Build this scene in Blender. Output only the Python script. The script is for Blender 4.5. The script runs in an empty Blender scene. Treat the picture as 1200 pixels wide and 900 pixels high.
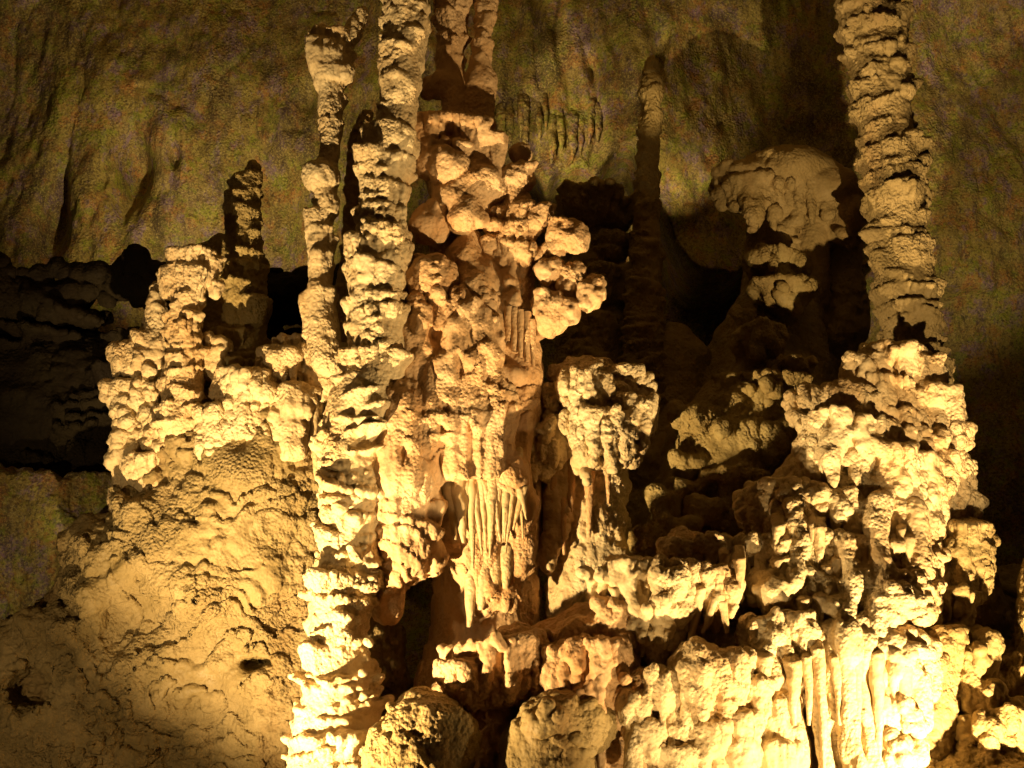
import bpy, math, random
import numpy as np
from mathutils import Vector

sc = bpy.context.scene
COL = sc.collection

# ------------------------------------------------------------------ camera, world, lamps, exposure
PITCH = math.radians(12.0)
FPX = 1400.0                                   # focal length in pixels of a 1200 px wide picture
cam = bpy.data.objects.new("camera", bpy.data.cameras.new("camera"))
COL.objects.link(cam)
cam.data.sensor_width = 36.0
cam.data.lens = 36.0 * FPX / 1200.0
cam.data.clip_end = 200.0
cam.location = (0, 0, 0)
cam.rotation_euler = (math.pi / 2 + PITCH, 0, 0)
sc.camera = cam

world = bpy.data.worlds.new("World")
sc.world = world
world.use_nodes = True
wb = world.node_tree.nodes["Background"]
wb.inputs[0].default_value = (0.55, 0.42, 0.75, 1)
wb.inputs[1].default_value = 0.0035            # what little light strays through the cavern

sc.view_settings.view_transform = 'Standard'
sc.view_settings.look = 'None'
sc.view_settings.exposure = 0.0
sc.view_settings.gamma = 1.0
sc.view_settings.use_curve_mapping = False
sc.cycles.max_bounces = 4
sc.cycles.diffuse_bounces = 2
sc.cycles.use_denoising = True


def lamp(loc, aim, power, color, cone=150, blend=0.5, radius=0.06):
    d = bpy.data.lights.new("floodlight", 'SPOT')
    d.energy = power
    d.color = color
    d.spot_size = math.radians(cone)
    d.spot_blend = blend
    d.shadow_soft_size = radius
    o = bpy.data.objects.new("floodlight", d)
    COL.objects.link(o)
    o.location = loc
    v = Vector(aim) - Vector(loc)
    o.rotation_euler = v.to_track_quat('-Z', 'Y').to_euler()
    return o


WARM = (1.0, 0.70, 0.32)
lamp((-4.1, 11.3, -2.4), (-0.2, 14.6, 5.0), 6600, WARM, cone=112, blend=1.0)     # floor flood left of the tall stack
lamp((-2.9, 12.8, -2.3), (-1.95, 13.9, 1.0), 90, WARM, cone=62, blend=1.0)       # small flood at the foot of the tall stack
lamp((5.0, 10.8, -2.8), (3.7, 14.6, 4.4), 4700, WARM, cone=125, blend=1.0)       # floor flood under the right cascade
lamp((2.0, 10.9, -2.6), (1.9, 13.4, 0.2), 430, WARM, cone=76, blend=1.0)         # small floor flood at the bottom centre
lamp((-6.6, 7.0, -1.6), (-4.8, 15.8, 0.5), 950, WARM, cone=66, blend=1.0)        # weak far fill added to even out the left bank
lamp((-5.0, 18.0, 4.2), (-5.8, 20.4, 10.6), 1300, WARM, cone=106, blend=1.0)     # wall wash added out of sight behind the left ridge
lamp((2.9, 18.6, 6.4), (3.0, 20.4, 9.6), 200, WARM, cone=58, blend=0.8)          # unseen flood added behind the canopy to brighten the wall there
lamp((5.0, 8.0, -1.6), (6.4, 19.0, 8.1), 3600, WARM, cone=36, blend=0.6)         # far flood washing the right back wall
lamp((4.9, 8.2, -1.6), (2.02, 16.9, 8.05), 7000, WARM, cone=3.6, blend=1.0)        # narrow spot added just to brighten the far stalagmite tip
lamp((0.1, 18.2, 7.4), (0.9, 20.3, 10.6), 170, WARM, cone=104, blend=1.0)        # unseen wall wash added behind the great flowstone


# ------------------------------------------------------------------ pixel -> world
CP, SP = math.cos(PITCH), math.sin(PITCH)


def P(px, py, D):
    """point on the sight line of photo pixel (px, py) at D metres in front; and metres per pixel there"""
    X = (px - 600.0) / FPX
    Y = (450.0 - py) / FPX
    t = D / (CP - Y * SP)
    return np.array([t * X, D, t * (SP + Y * CP)]), t / FPX


# ------------------------------------------------------------------ noise
def hash3(ix, iy, iz, seed):
    h = (ix.astype(np.int64) * 73856093) ^ (iy.astype(np.int64) * 19349663) ^ (iz.astype(np.int64) * 83492791) ^ (seed * 2654435761 & 0x7fffffff)
    h = (h ^ (h >> 13)) * 1274126177 & 0xffffffff
    h = (h ^ (h >> 16)) * 2246822519 & 0xffffffff
    h = h ^ (h >> 15)
    return (h & 0xffffff).astype(np.float32) / np.float32(0xffffff)


def vnoise(p, seed):
    """value noise in [-1, 1] at points p (n,3)"""
    f = np.floor(p)
    i = f.astype(np.int64)
    t = (p - f).astype(np.float32)
    t = t * t * (3 - 2 * t)
    out = np.zeros(len(p), np.float32)
    for dx in (0, 1):
        wx = t[:, 0] if dx else 1 - t[:, 0]
        for dy in (0, 1):
            wy = t[:, 1] if dy else 1 - t[:, 1]
            for dz in (0, 1):
                wz = t[:, 2] if dz else 1 - t[:, 2]
                out += wx * wy * wz * hash3(i[:, 0] + dx, i[:, 1] + dy, i[:, 2] + dz, seed)
    return out * 2 - 1


def fbm(p, seed, octaves=3, gain=0.5):
    o = np.zeros(len(p), np.float32)
    a = 1.0
    for k in range(octaves):
        o += a * vnoise(p * (2.03 ** k) + 17.3 * k, seed + k)
        a *= gain
    return o


def cell(p, seed):
    """rounded knobs: 1 at the middle of each cell, 0 in the creases"""
    f = np.floor(p).astype(np.int64)
    best = np.full(len(p), 9.0, np.float32)
    for dx in (-1, 0, 1):
        for dy in (-1, 0, 1):
            for dz in (-1, 0, 1):
                c = f + np.array([dx, dy, dz])
                q0 = c[:, 0] + 0.1 + 0.8 * hash3(c[:, 0], c[:, 1], c[:, 2], seed)
                q1 = c[:, 1] + 0.1 + 0.8 * hash3(c[:, 0], c[:, 1], c[:, 2], seed + 11)
                q2 = c[:, 2] + 0.1 + 0.8 * hash3(c[:, 0], c[:, 1], c[:, 2], seed + 23)
                d = (p[:, 0] - q0) ** 2 + (p[:, 1] - q1) ** 2 + (p[:, 2] - q2) ** 2
                np.minimum(best, d.astype(np.float32), out=best)
    return 1 - np.clip(best / 0.7, 0, 1)


def grid_noise(shape, lo, h, scale, rng):
    """smooth value noise over a regular grid; scale = lattice size in metres per axis"""
    lat_n, mats = [], []
    for n, s in zip(shape, scale):
        t = np.arange(n) * h / s + rng.random()
        i = np.floor(t).astype(int)
        m = int(i[-1]) + 2
        u = t - i
        u = u * u * (3 - 2 * u)
        M = np.zeros((n, m), np.float32)
        M[np.arange(n), i] = 1 - u
        M[np.arange(n), i + 1] += u
        lat_n.append(m)
        mats.append(M)
    L = (rng.random(lat_n) * 2 - 1).astype(np.float32)
    L = np.tensordot(mats[0], L, (1, 0))
    L = np.tensordot(L, mats[1], (1, 1)).transpose(0, 2, 1)
    return np.ascontiguousarray(np.tensordot(L, mats[2], (2, 1)))


# ------------------------------------------------------------------ surface extraction (surface nets)
def surface_nets(f, lo, h):
    s = f < 0
    nx, ny, nz = f.shape
    cnt = np.zeros((nx - 1, ny - 1, nz - 1), np.int8)
    offs = [(a, b, c) for a in (0, 1) for b in (0, 1) for c in (0, 1)]
    for a, b, c in offs:
        cnt += s[a:nx - 1 + a, b:ny - 1 + b, c:nz - 1 + c]
    act = (cnt > 0) & (cnt < 8)
    I = np.argwhere(act)
    idx = np.full(act.shape, -1, np.int32)
    idx[act] = np.arange(len(I), dtype=np.int32)
    V = {o: f[I[:, 0] + o[0], I[:, 1] + o[1], I[:, 2] + o[2]] for o in offs}
    acc = np.zeros((len(I), 3), np.float32)
    num = np.zeros(len(I), np.float32)
    for a in offs:
        for ax in range(3):
            if a[ax]:
                continue
            b = list(a); b[ax] = 1; b = tuple(b)
            va, vb = V[a], V[b]
            x = (va < 0) != (vb < 0)
            t = np.where(x, va / np.where(x, va - vb, 1), 0)
            q = np.array(a, np.float32)[None, :].repeat(len(I), 0)
            q[:, ax] = t
            acc += q * x[:, None]
            num += x
    verts = (I + acc / num[:, None]) * h + np.asarray(lo)
    quads = []
    for ax in range(3):
        u, v = [(1, 2), (2, 0), (0, 1)][ax]
        sl0 = [slice(1, n - 1) for n in f.shape]; sl1 = list(sl0)
        sl0[ax] = slice(0, f.shape[ax] - 1); sl1[ax] = slice(1, f.shape[ax])
        e0, e1 = s[tuple(sl0)], s[tuple(sl1)]
        for sign in (0, 1):
            E = np.argwhere((e0 & ~e1) if sign else (~e0 & e1))
            if not len(E):
                continue
            E = E + np.array([0 if k == ax else 1 for k in range(3)])
            du = np.zeros(3, int); du[u] = 1
            dv = np.zeros(3, int); dv[v] = 1
            g = lambda q: idx[q[:, 0], q[:, 1], q[:, 2]]
            Q = np.stack([g(E - du - dv), g(E - dv), g(E), g(E - du)], 1)
            quads.append(Q if sign else Q[:, ::-1])
    return verts.astype(np.float32), np.concatenate(quads).astype(np.int32)


def drop_crumbs(v, q):
    """keep the main body: loose crumbs that touch nothing are dropped"""
    a = q.ravel()
    b = np.roll(q, 1, axis=1).ravel()
    lab = np.arange(len(v))
    for _ in range(200):
        m = np.minimum(lab[a], lab[b])
        new = lab.copy()
        np.minimum.at(new, lab[a], m)
        np.minimum.at(new, lab[b], m)
        while True:
            nn = new[new]
            if np.array_equal(nn, new):
                break
            new = nn
        if np.array_equal(new, lab):
            break
        lab = new
    size = np.bincount(lab, minlength=len(v))
    keep = size[lab] >= 0.03 * size.max()
    if keep.all():
        return v, q
    idx = np.cumsum(keep) - 1
    q = q[keep[q[:, 0]]]
    return v[keep], idx[q].astype(np.int32)


def vnormals(v, q):
    n = np.cross(v[q[:, 2]] - v[q[:, 0]], v[q[:, 3]] - v[q[:, 1]])
    out = np.zeros((len(v), 3), np.float64)
    for k in range(4):
        for a in range(3):
            out[:, a] += np.bincount(q[:, k], n[:, a], len(v))
    return (out / np.maximum(np.linalg.norm(out, axis=1), 1e-9)[:, None]).astype(np.float32)


def link_mesh(name, v, q, mat, parent=None, origin=None):
    if origin is None:
        origin = np.array([v[:, 0].mean(), v[:, 1].mean(), v[:, 2].min()])
    m = bpy.data.meshes.new(name)
    m.vertices.add(len(v))
    m.vertices.foreach_set("co", np.ascontiguousarray(v - origin, np.float32).ravel())
    m.loops.add(q.size)
    m.loops.foreach_set("vertex_index", np.ascontiguousarray(q, np.int32).ravel())
    m.polygons.add(len(q))
    m.polygons.foreach_set("loop_start", np.arange(0, q.size, q.shape[1], dtype=np.int32))
    m.update(calc_edges=True)
    m.polygons.foreach_set("use_smooth", np.ones(len(q), bool))
    m.materials.append(mat)
    o = bpy.data.objects.new(name, m)
    COL.objects.link(o)
    o.location = origin
    if parent is not None:
        o.parent = parent
        o.location = Vector(origin) - parent.location
    return o


def tag(o, label=None, cat=None, group=None, kind=None):
    if label: o["label"] = label
    if cat: o["category"] = cat
    if group: o["group"] = group
    if kind: o["kind"] = kind
    return o


def smin(a, b, k):
    if k <= 0:
        return np.minimum(a, b)
    hh = np.maximum(k - np.abs(a - b), 0) / k
    return np.minimum(a, b) - hh * hh * k * 0.25


# ------------------------------------------------------------------ a rock formation grown from volumes
class Form:
    def __init__(self, seed, D, h=0.022, warp=((0.45, 0.05), (0.14, 0.02)), k=0.06, cut_below=None):
        self.seed, self.D, self.h, self.warp, self.k = seed, D, h, warp, k
        self.rng = np.random.default_rng(seed)
        self.prims = []
        self.sawt = None
        self.grain = []

    def _add(self, lo, hi, fn, k, op=0):
        self.prims.append((np.array(lo, float), np.array(hi, float), fn, self.k if k is None else k, op))
        return self

    def ball(self, px, py, rx, ry=None, rd=None, D=None, k=None, cut=False):
        c, s = P(px, py, D or self.D)
        r = np.array([rx, rd or rx, ry or rx], float) * s

        def fn(X, Y, Z):
            a, b, d = (X - c[0]) / r[0], (Y - c[1]) / r[1], (Z - c[2]) / r[2]
            k0 = np.sqrt(a * a + b * b + d * d)
            k1 = np.sqrt((a / r[0]) ** 2 + (b / r[1]) ** 2 + (d / r[2]) ** 2)
            return k0 * (k0 - 1) / np.maximum(k1, 1e-6)
        return self._add(c - r, c + r, fn, k, 1 if cut else 0)

    def cap(self, pts, D=None, k=None, sq=1.0):
        """tapered rod through (px, py, radius px[, D]) points; sq < 1 makes it shallow in depth"""
        w = []
        for p in pts:
            c, s = P(p[0], p[1], p[3] if len(p) > 3 else (D or self.D))
            w.append((c, p[2] * s))
        for (a, ra), (b, rb) in zip(w[:-1], w[1:]):
            def fn(X, Y, Z, a=a, b=b, ra=ra, rb=rb):
                ab = b - a
                L = ab.dot(ab)
                t = np.clip(((X - a[0]) * ab[0] + (Y - a[1]) * ab[1] + (Z - a[2]) * ab[2]) / L, 0, 1)
                dx, dy, dz = X - a[0] - t * ab[0], (Y - a[1] - t * ab[1]) / sq, Z - a[2] - t * ab[2]
                return np.sqrt(dx * dx + dy * dy + dz * dz) - (ra + (rb - ra) * t)
            r = max(ra, rb)
            self._add(np.minimum(a, b) - r, np.maximum(a, b) + r, fn, k)
        return self

    def cup(self, px, ytop, ybot, rtop, rbot, D=None, depth=1.0, k=None, tilt=None, lobes=0.12, e=1.4, crust=0, drips=0):
        """a flaring plate or bracket: narrow at its foot, widest at its lip, with a nearly flat top"""
        D = D or self.D
        b, s = P(px, ybot, D)
        t, _ = P(px, ytop, D)
        zb, zt = b[2], t[2]
        cx, cy = 0.5 * (b[0] + t[0]), D
        rt, rb = rtop * s, rbot * s
        rng = self.rng
        for _ in range(int(crust * 1.5)):                       # knobby florets round the lip and down the flank
            th = rng.uniform(0.05, 3.09)
            u = rng.random() ** 0.6
            R = rbot + (rtop - rbot) * u
            r = rng.uniform(3.2, 7.0)
            self.ball(px + math.cos(th) * R, ybot + (ytop - ybot) * u + rng.uniform(-2, 5), r, r * rng.uniform(0.8, 1.9),
                      D=D - math.sin(th) * R * s * depth, k=0.03)
        for _ in range(drips):                       # fringe hanging from the flank
            th = rng.uniform(0.1, 3.04)
            R = rbot + (rtop - rbot) * rng.uniform(0.55, 0.95)
            x, d = px + math.cos(th) * R, D - math.sin(th) * R * s * depth
            y0 = ytop + (ybot - ytop) * rng.uniform(0.25, 0.6)
            r = rng.uniform(4, 8)
            self.cap([(x, y0 - 8, r * 1.5, d + 0.05), (x, y0 + 6, r, d), (x, y0 + rng.uniform(18, 44), r * 0.45, d)], k=0.03)
        if tilt is None:
            tilt = rng.normal(0, 0.12, 2)
        ph = rng.random(6) * 6.28
        am = lobes * (0.5 + rng.random(6)) * np.array([1, .8, .6, .5, .35, .3])
        fr = [2, 3, 5, 8, 17, 27]
        half, mid = (zt - zb) / 2, (zt + zb) / 2
        rmax = max(rt, rb) * (1 + 2 * lobes)

        def fn(X, Y, Z):
            x, y = X - cx, (Y - cy) / depth
            z = Z - tilt[0] * x - tilt[1] * y
            rho = np.sqrt(x * x + y * y)
            th = np.arctan2(y, x)
            m = 1
            for a, f_, p_ in zip(am, fr, ph):
                m = m + a * np.sin(f_ * th + p_)
            u = np.clip((z - zb) / (zt - zb), 0, 1)
            d1 = (rho - (rb + (rt - rb) * u ** e) * m) * 0.8
            d2 = np.abs(z - mid) - half
            kk = min(0.06, half)
            hh = np.maximum(kk - np.abs(d1 - d2), 0) / kk
            return np.maximum(d1, d2) + hh * hh * kk * 0.25
        ext = np.array([rmax, rmax * depth, half + 0.25 * rmax])
        c = np.array([cx, cy, mid])
        return self._add(c - ext, c + ext, fn, k)

    def scatter(self, n, x0, x1, y0, y1, r0, r1, D, k=0.025, bow=0.0):
        """loose knobs over a face; bow pushes the sides back"""
        for _ in range(n):
            x, y = self.rng.uniform(x0, x1), self.rng.uniform(y0, y1)
            r = self.rng.uniform(r0, r1)
            self.ball(x, y, r, r * self.rng.uniform(0.65, 1.1), D=D + bow * ((x - (x0 + x1) / 2) / (x1 - x0) * 2) ** 2, k=k)
        return self

    def fringe(self, pts, gap=9, ln=(24, 60), r=(4, 8.5), lean=4):
        """rim of crusted brackets along (px, py, D) points with an uneven row of pointed drips hanging from it"""
        rng = self.rng
        L = np.cumsum([0] + [abs(b[0] - a[0]) for a, b in zip(pts[:-1], pts[1:])])
        at = lambda t: [float(np.interp(t, L, [p[i] for p in pts])) for i in range(3)]
        t = 0.0
        while t < L[-1]:
            x, y, d = at(t)
            rr = rng.uniform(16, 30)
            self.cup(x, y + rng.uniform(-7, 7), y + rng.uniform(24, 40), rr, rr * 0.72, D=d + rr * 0.0075 + rng.uniform(-0.06, 0.06), crust=9, k=0.04)
            t += rng.uniform(12, 24)
        t = 0.0
        while t < L[-1]:
            x, y, d = at(t)
            l = rng.uniform(*ln) * (0.6 + 0.4 * abs(math.sin(t * 0.09)))
            q = rng.uniform(*r)
            y += rng.uniform(12, 24)
            d += rng.uniform(-0.08, 0.06)
            e = rng.uniform(-lean, lean)
            self.cap([(x, y - 10, q * 1.5, d + 0.10), (x, y + l * 0.35, q, d), (x + e, y + l, q * 0.3, d + 0.02)], k=0.03)
            t += gap * rng.uniform(0.6, 1.7)
        return self

    def stack(self, pts, plate=14, flare=0.30, D=None, core=0.85, jit=0.14, k=0.025, depth=1.0, lobes=0.10):
        """a column of stacked flaring plates following (px, py, radius px) points from top to foot"""
        D = D or self.D
        rng = self.rng
        pts = sorted(pts, key=lambda p: p[1])
        ys = np.array([p[1] for p in pts], float)
        xs = np.array([p[0] for p in pts], float)
        rs = np.array([p[2] for p in pts], float)
        self.cap([(p[0], p[1], p[2] * core) for p in pts], D=D, k=0.03)
        y = ys[0]
        while y < ys[-1]:
            hgt = plate * float(np.clip(rng.lognormal(-0.06, 0.36), 0.5, 1.9))
            x, r = np.interp(y + hgt / 2, ys, xs), np.interp(y + hgt / 2, ys, rs)
            rr = r * (1 + rng.normal(0, 0.06))
            self.cup(x + rng.normal(0, jit * r * 0.5), y, y + hgt * 1.5, rr, rr * (1 - flare * (0.5 + rng.random())),
                     D=D + rng.normal(0, jit * r * 0.005), k=k, depth=depth, lobes=lobes, e=1.2)
            y += hgt
        return self

    def saw(self, period, amp, wob=0.5, shape=1.5):
        self.sawt = (period, amp, wob, shape)
        return self

    def noise(self, scale, amp):
        self.grain.append((scale, amp))
        return self

    def build(self, name, mat, parent=None, disp=(), origin=None):
        h = self.h
        pad = 0.22
        lo = np.min([p[0] for p in self.prims if p[4] == 0], axis=0) - pad
        hi = np.max([p[1] for p in self.prims if p[4] == 0], axis=0) + pad
        n = np.ceil((hi - lo) / h).astype(int) + 1
        f = np.full(n, 1.0, np.float32)
        ax = [lo[i] + np.arange(n[i]) * h for i in range(3)]
        rng = np.random.default_rng(self.seed + 999)
        W = [np.zeros(n, np.float32) for _ in range(3)]
        for s, a in self.warp:
            for i in range(3):
                W[i] += grid_noise(n, lo, h, (s, s, s), rng) * a
        marg = 0.2
        for a, b, fn, k, op in self.prims:
            i0 = np.maximum(np.floor((a - marg - lo) / h).astype(int), 0)
            i1 = np.minimum(np.ceil((b + marg - lo) / h).astype(int) + 1, n)
            if np.any(i1 <= i0):
                continue
            sl = tuple(slice(p, q) for p, q in zip(i0, i1))
            X = ax[0][sl[0]].astype(np.float32)[:, None, None] + W[0][sl]
            Y = ax[1][sl[1]].astype(np.float32)[None, :, None] + W[1][sl]
            Z = ax[2][sl[2]].astype(np.float32)[None, None, :] + W[2][sl]
            d = fn(X, Y, Z).astype(np.float32)
            if op:
                f[sl] = -smin(-f[sl], d, k)
            else:
                f[sl] = smin(f[sl], d, k)
        if self.sawt:
            per, amp, wob, shp = self.sawt
            w = grid_noise(n, lo, h, (0.5, 0.5, 0.5), rng) * wob + grid_noise(n, lo, h, (0.16, 0.16, 0.16), rng) * wob * 0.35
            u = (ax[2].astype(np.float32)[None, None, :] / per + w)
            u = u - np.floor(u)
            msk = 0.55 + 0.6 * grid_noise(n, lo, h, (0.7, 0.7, 0.5), rng)
            f -= amp * np.clip(msk, 0, 1) * (u ** shp - 0.35)
        for s, a in self.grain:
            f += a * grid_noise(n, lo, h, s, rng)
        f[0], f[-1] = 1, 1
        f[:, 0], f[:, -1] = 1, 1
        f[:, :, 0], f[:, :, -1] = 1, 1
        v, q = surface_nets(f, lo, h)
        v, q = drop_crumbs(v, q)
        if disp:
            nn = vnormals(v, q)
            tot = np.zeros(len(v), np.float32)
            for j, (kind, s, a) in enumerate(disp):
                s = np.array(s if np.ndim(s) else (s, s, s), float)
                pt = v / s
                pt = pt + 0.25 * np.stack([vnoise(pt * 0.7 + 31 * i, self.seed + 50 + i) for i in range(3)], 1)
                if kind == 'cell':
                    tot += a * cell(pt, self.seed + j * 7)
                else:
                    tot += a * fbm(pt, self.seed + j * 7)
            tot *= np.clip(0.75 + 0.9 * vnoise(v / 0.55, self.seed + 77), 0.25, 1.35)      # crusted here, smooth there
            v = v + nn * tot[:, None]
        return link_mesh(name, v, q, mat, parent, origin)


def dripstone(pts, D, mat, parent, seed, name="stalactite", wob=0.18):
    """a slim hanging or standing dripstone: rings along (px, py, radius px) points, closed at both ends"""
    rng = np.random.default_rng(seed)
    w = []
    for p in pts:
        c, s = P(p[0], p[1], p[3] if len(p) > 3 else D)
        w.append((c, p[2] * s))
    L = np.cumsum([0] + [np.linalg.norm(b[0] - a[0]) for a, b in zip(w[:-1], w[1:])])
    n = max(6, int(L[-1] / 0.02))
    t = np.linspace(0, L[-1], n)
    C = np.stack([np.interp(t, L, [a[0][i] for a in w]) for i in range(3)], 1)
    R = np.interp(t, L, [a[1] for a in w])
    S = 14
    th = np.arange(S) / S * 2 * math.pi
    pts3 = np.zeros((n, S, 3))
    pts3[:, :, 0] = np.cos(th)[None]
    pts3[:, :, 1] = np.sin(th)[None]
    q = pts3.copy()
    q[:, :, 2] += t[:, None] / 0.12
    q = q.reshape(-1, 3)
    m = 1 + wob * fbm(q * np.array([1.3, 1.3, 1.0]) + rng.random(3) * 50, seed, 3).reshape(n, S)
    V = C[:, None, :] + pts3 * (R[:, None] * m)[:, :, None]
    V[:, :, 0] += (0.12 * R * vnoise(np.stack([t * 6, t * 0, t * 0 + seed], 1), seed))[:, None]
    V = V.reshape(-1, 3)
    i = np.arange(n - 1)[:, None] * S
    k = np.arange(S)[None, :]
    k2 = (k + 1) % S
    quad = np.stack([i + k, i + k2, i + S + k2, i + S + k], -1).reshape(-1, 4)
    if C[0, 2] > C[-1, 2]:
        quad = quad[:, ::-1]
    o = link_mesh(name, V.astype(np.float32), quad.astype(np.int32), mat, parent, C[0])
    return o


# ------------------------------------------------------------------ materials
def rock_material(name, c1, c2, stain, fine=1.0, scale=1.0, stain_amt=0.35, rough=0.85, spec=0.25, mottle=False):
    m = bpy.data.materials.new(name)
    m.use_nodes = True
    nt = m.node_tree
    N, Lk = nt.nodes, nt.links
    b = N["Principled BSDF"]
    b.inputs["Roughness"].default_value = rough
    b.inputs["Specular IOR Level"].default_value = spec
    tc = N.new("ShaderNodeNewGeometry")
    pos = tc.outputs["Position"]

    def noise(s, det=4, rough_=0.6, stretch=None):
        t = N.new("ShaderNodeTexNoise")
        t.inputs["Scale"].default_value = s
        t.inputs["Detail"].default_value = det
        t.inputs["Roughness"].default_value = rough_
        if stretch:
            mp = N.new("ShaderNodeMapping")
            mp.inputs["Scale"].default_value = stretch
            Lk.new(pos, mp.inputs[0])
            Lk.new(mp.outputs[0], t.inputs["Vector"])
        else:
            Lk.new(pos, t.inputs["Vector"])
        return t.outputs["Fac"]

    def ramp(fac, a, bb, va=0.0, vb=1.0):
        r = N.new("ShaderNodeMapRange")
        r.inputs[1].default_value, r.inputs[2].default_value = a, bb
        r.inputs[3].default_value, r.inputs[4].default_value = va, vb
        Lk.new(fac, r.inputs[0])
        return r.outputs[0]

    def mix(fac, A, B):
        x = N.new("ShaderNodeMix")
        x.data_type = 'RGBA'
        Lk.new(fac, x.inputs[0])
        for sock, val in ((x.inputs[6], A), (x.inputs[7], B)):
            if isinstance(val, tuple):
                sock.default_value = (*val, 1)
            else:
                Lk.new(val, sock)
        return x.outputs[2]

    col = mix(ramp(noise(1.6 * scale, 6), 0.35, 0.65), c1, c2)
    col = mix(ramp(noise(1.1 * scale, 5, 0.65, (1, 1, 0.28)), 0.52, 0.74, 0, stain_amt), col, stain)
    if mottle:                                       # mineral blotches, streaks and soot on the old wall
        col = mix(ramp(noise(2.2, 5, 0.7), 0.50, 0.60, 0, 0.75), col, (0.42, 0.18, 0.06))
        col = mix(ramp(noise(2.7, 5, 0.7, (1, 1.3, 0.7)), 0.52, 0.60, 0, 0.75), col, (0.25, 0.17, 0.34))
        col = mix(ramp(noise(3.1, 5, 0.7, (0.8, 1, 1)), 0.50, 0.60, 0, 0.8), col, (0.25, 0.31, 0.03))
        col = mix(ramp(noise(1.1, 6, 0.75, (1, 1, 0.5)), 0.50, 0.62, 0, 0.8), col, (0.08, 0.055, 0.04))
        col = mix(ramp(noise(2.6, 4, 0.7, (2.2, 2.2, 0.22)), 0.54, 0.68, 0, 0.7), col, (0.07, 0.05, 0.035))
        col = mix(ramp(noise(26, 3, 0.85), 0.50, 0.60, 0, 0.7), col, (0.50, 0.42, 0.16))
        col = mix(ramp(noise(19, 3, 0.85), 0.51, 0.60, 0, 0.7), col, (0.06, 0.045, 0.04))
    dk = tuple(x * 0.62 for x in c2)
    col = mix(ramp(noise(16 * scale, 5, 0.7), 0.5, 0.75, 0, 0.55), col, dk)
    Lk.new(col, b.inputs["Base Color"])
    vo = N.new("ShaderNodeTexVoronoi")
    vo.inputs["Scale"].default_value = 22 * scale
    Lk.new(pos, vo.inputs["Vector"])
    h1 = ramp(vo.outputs["Distance"], 0.0, 0.7, 1.0, 0.0)
    n2 = noise(38 * scale, 5, 0.65)
    n3 = noise(12 * scale, 4, 0.6, (1, 1, 0.6))
    a1 = N.new("ShaderNodeMath"); a1.operation = 'MULTIPLY_ADD'
    Lk.new(n2, a1.inputs[0]); a1.inputs[1].default_value = 0.8; Lk.new(h1, a1.inputs[2])
    a2 = N.new("ShaderNodeMath"); a2.operation = 'MULTIPLY_ADD'
    Lk.new(n3, a2.inputs[0]); a2.inputs[1].default_value = 2.0; Lk.new(a1.outputs[0], a2.inputs[2])
    bp = N.new("ShaderNodeBump")
    Lk.new(ramp(noise(1.3 * scale, 4, 0.6), 0.38, 0.62, 0.25, 1.0), bp.inputs["Strength"])
    Lk.new(ramp(noise(3.5 * scale, 4, 0.6), 0.35, 0.7, rough, rough - 0.4), b.inputs["Roughness"])
    bp.inputs["Distance"].default_value = 0.022 * fine / scale
    Lk.new(a2.outputs[0], bp.inputs["Height"])
    Lk.new(bp.outputs[0], b.inputs["Normal"])
    return m


LIME = rock_material("pale_limestone", (0.66, 0.53, 0.32), (0.55, 0.40, 0.21), (0.48, 0.25, 0.08), stain_amt=0.6)
OCHRE = rock_material("ochre_limestone", (0.64, 0.44, 0.25), (0.55, 0.33, 0.155), (0.50, 0.23, 0.07), fine=0.7, stain_amt=0.75)
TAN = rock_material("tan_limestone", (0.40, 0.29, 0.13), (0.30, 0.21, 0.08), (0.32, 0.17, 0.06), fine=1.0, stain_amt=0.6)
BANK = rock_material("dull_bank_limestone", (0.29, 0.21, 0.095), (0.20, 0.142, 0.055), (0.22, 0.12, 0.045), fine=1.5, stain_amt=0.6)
SILK = rock_material("smooth_dripstone", (0.62, 0.47, 0.27), (0.52, 0.37, 0.18), (0.46, 0.24, 0.08), fine=0.45, rough=0.75, spec=0.5)
WALL = rock_material("olive_cave_rock", (0.38, 0.32, 0.09), (0.28, 0.21, 0.07), (0.22, 0.15, 0.15), fine=0.7, scale=0.9, stain_amt=0.8, mottle=True)
SHADED_ROCK = rock_material("shade_dark_rock", (0.028, 0.021, 0.011), (0.018, 0.013, 0.009), (0.032, 0.018, 0.009), fine=1.2, spec=0.04)  # near-black base colour stands in for the shadow on the rear ridge
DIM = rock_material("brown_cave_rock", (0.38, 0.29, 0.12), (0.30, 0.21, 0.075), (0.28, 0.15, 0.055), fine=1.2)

KNOB = (('cell', 0.12, 0.036), ('cell', 0.052, 0.022), ('fbm', 0.08, 0.010))
FINE = (('cell', 0.07, 0.016), ('fbm', 0.08, 0.010))
FLOW = (('cell', (0.07, 0.07, 0.35), 0.022), ('fbm', (0.05, 0.05, 0.15), 0.010))
PLATE = (('cell', (0.10, 0.10, 0.07), 0.026), ('cell', 0.045, 0.012), ('fbm', 0.09, 0.010))

#@@STRUCTURE
# ------------------------------------------------------------------ cave shell
def sheet(name, xs, zs, yfun, mat):
    X, Z = np.meshgrid(xs, zs, indexing='ij')
    v = yfun(X.ravel(), Z.ravel())
    nx, nz = len(xs), len(zs)
    i = np.arange(nx - 1)[:, None] * nz
    j = np.arange(nz - 1)[None, :]
    q = np.stack([i + j, i + nz + j, i + nz + j + 1, i + j + 1], -1).reshape(-1, 4)
    return link_mesh(name, v.astype(np.float32), q.astype(np.int32), mat, origin=np.zeros(3))


def sstep(a, b, x):
    t = np.clip((x - a) / (b - a), 0, 1)
    return t * t * (3 - 2 * t)


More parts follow.
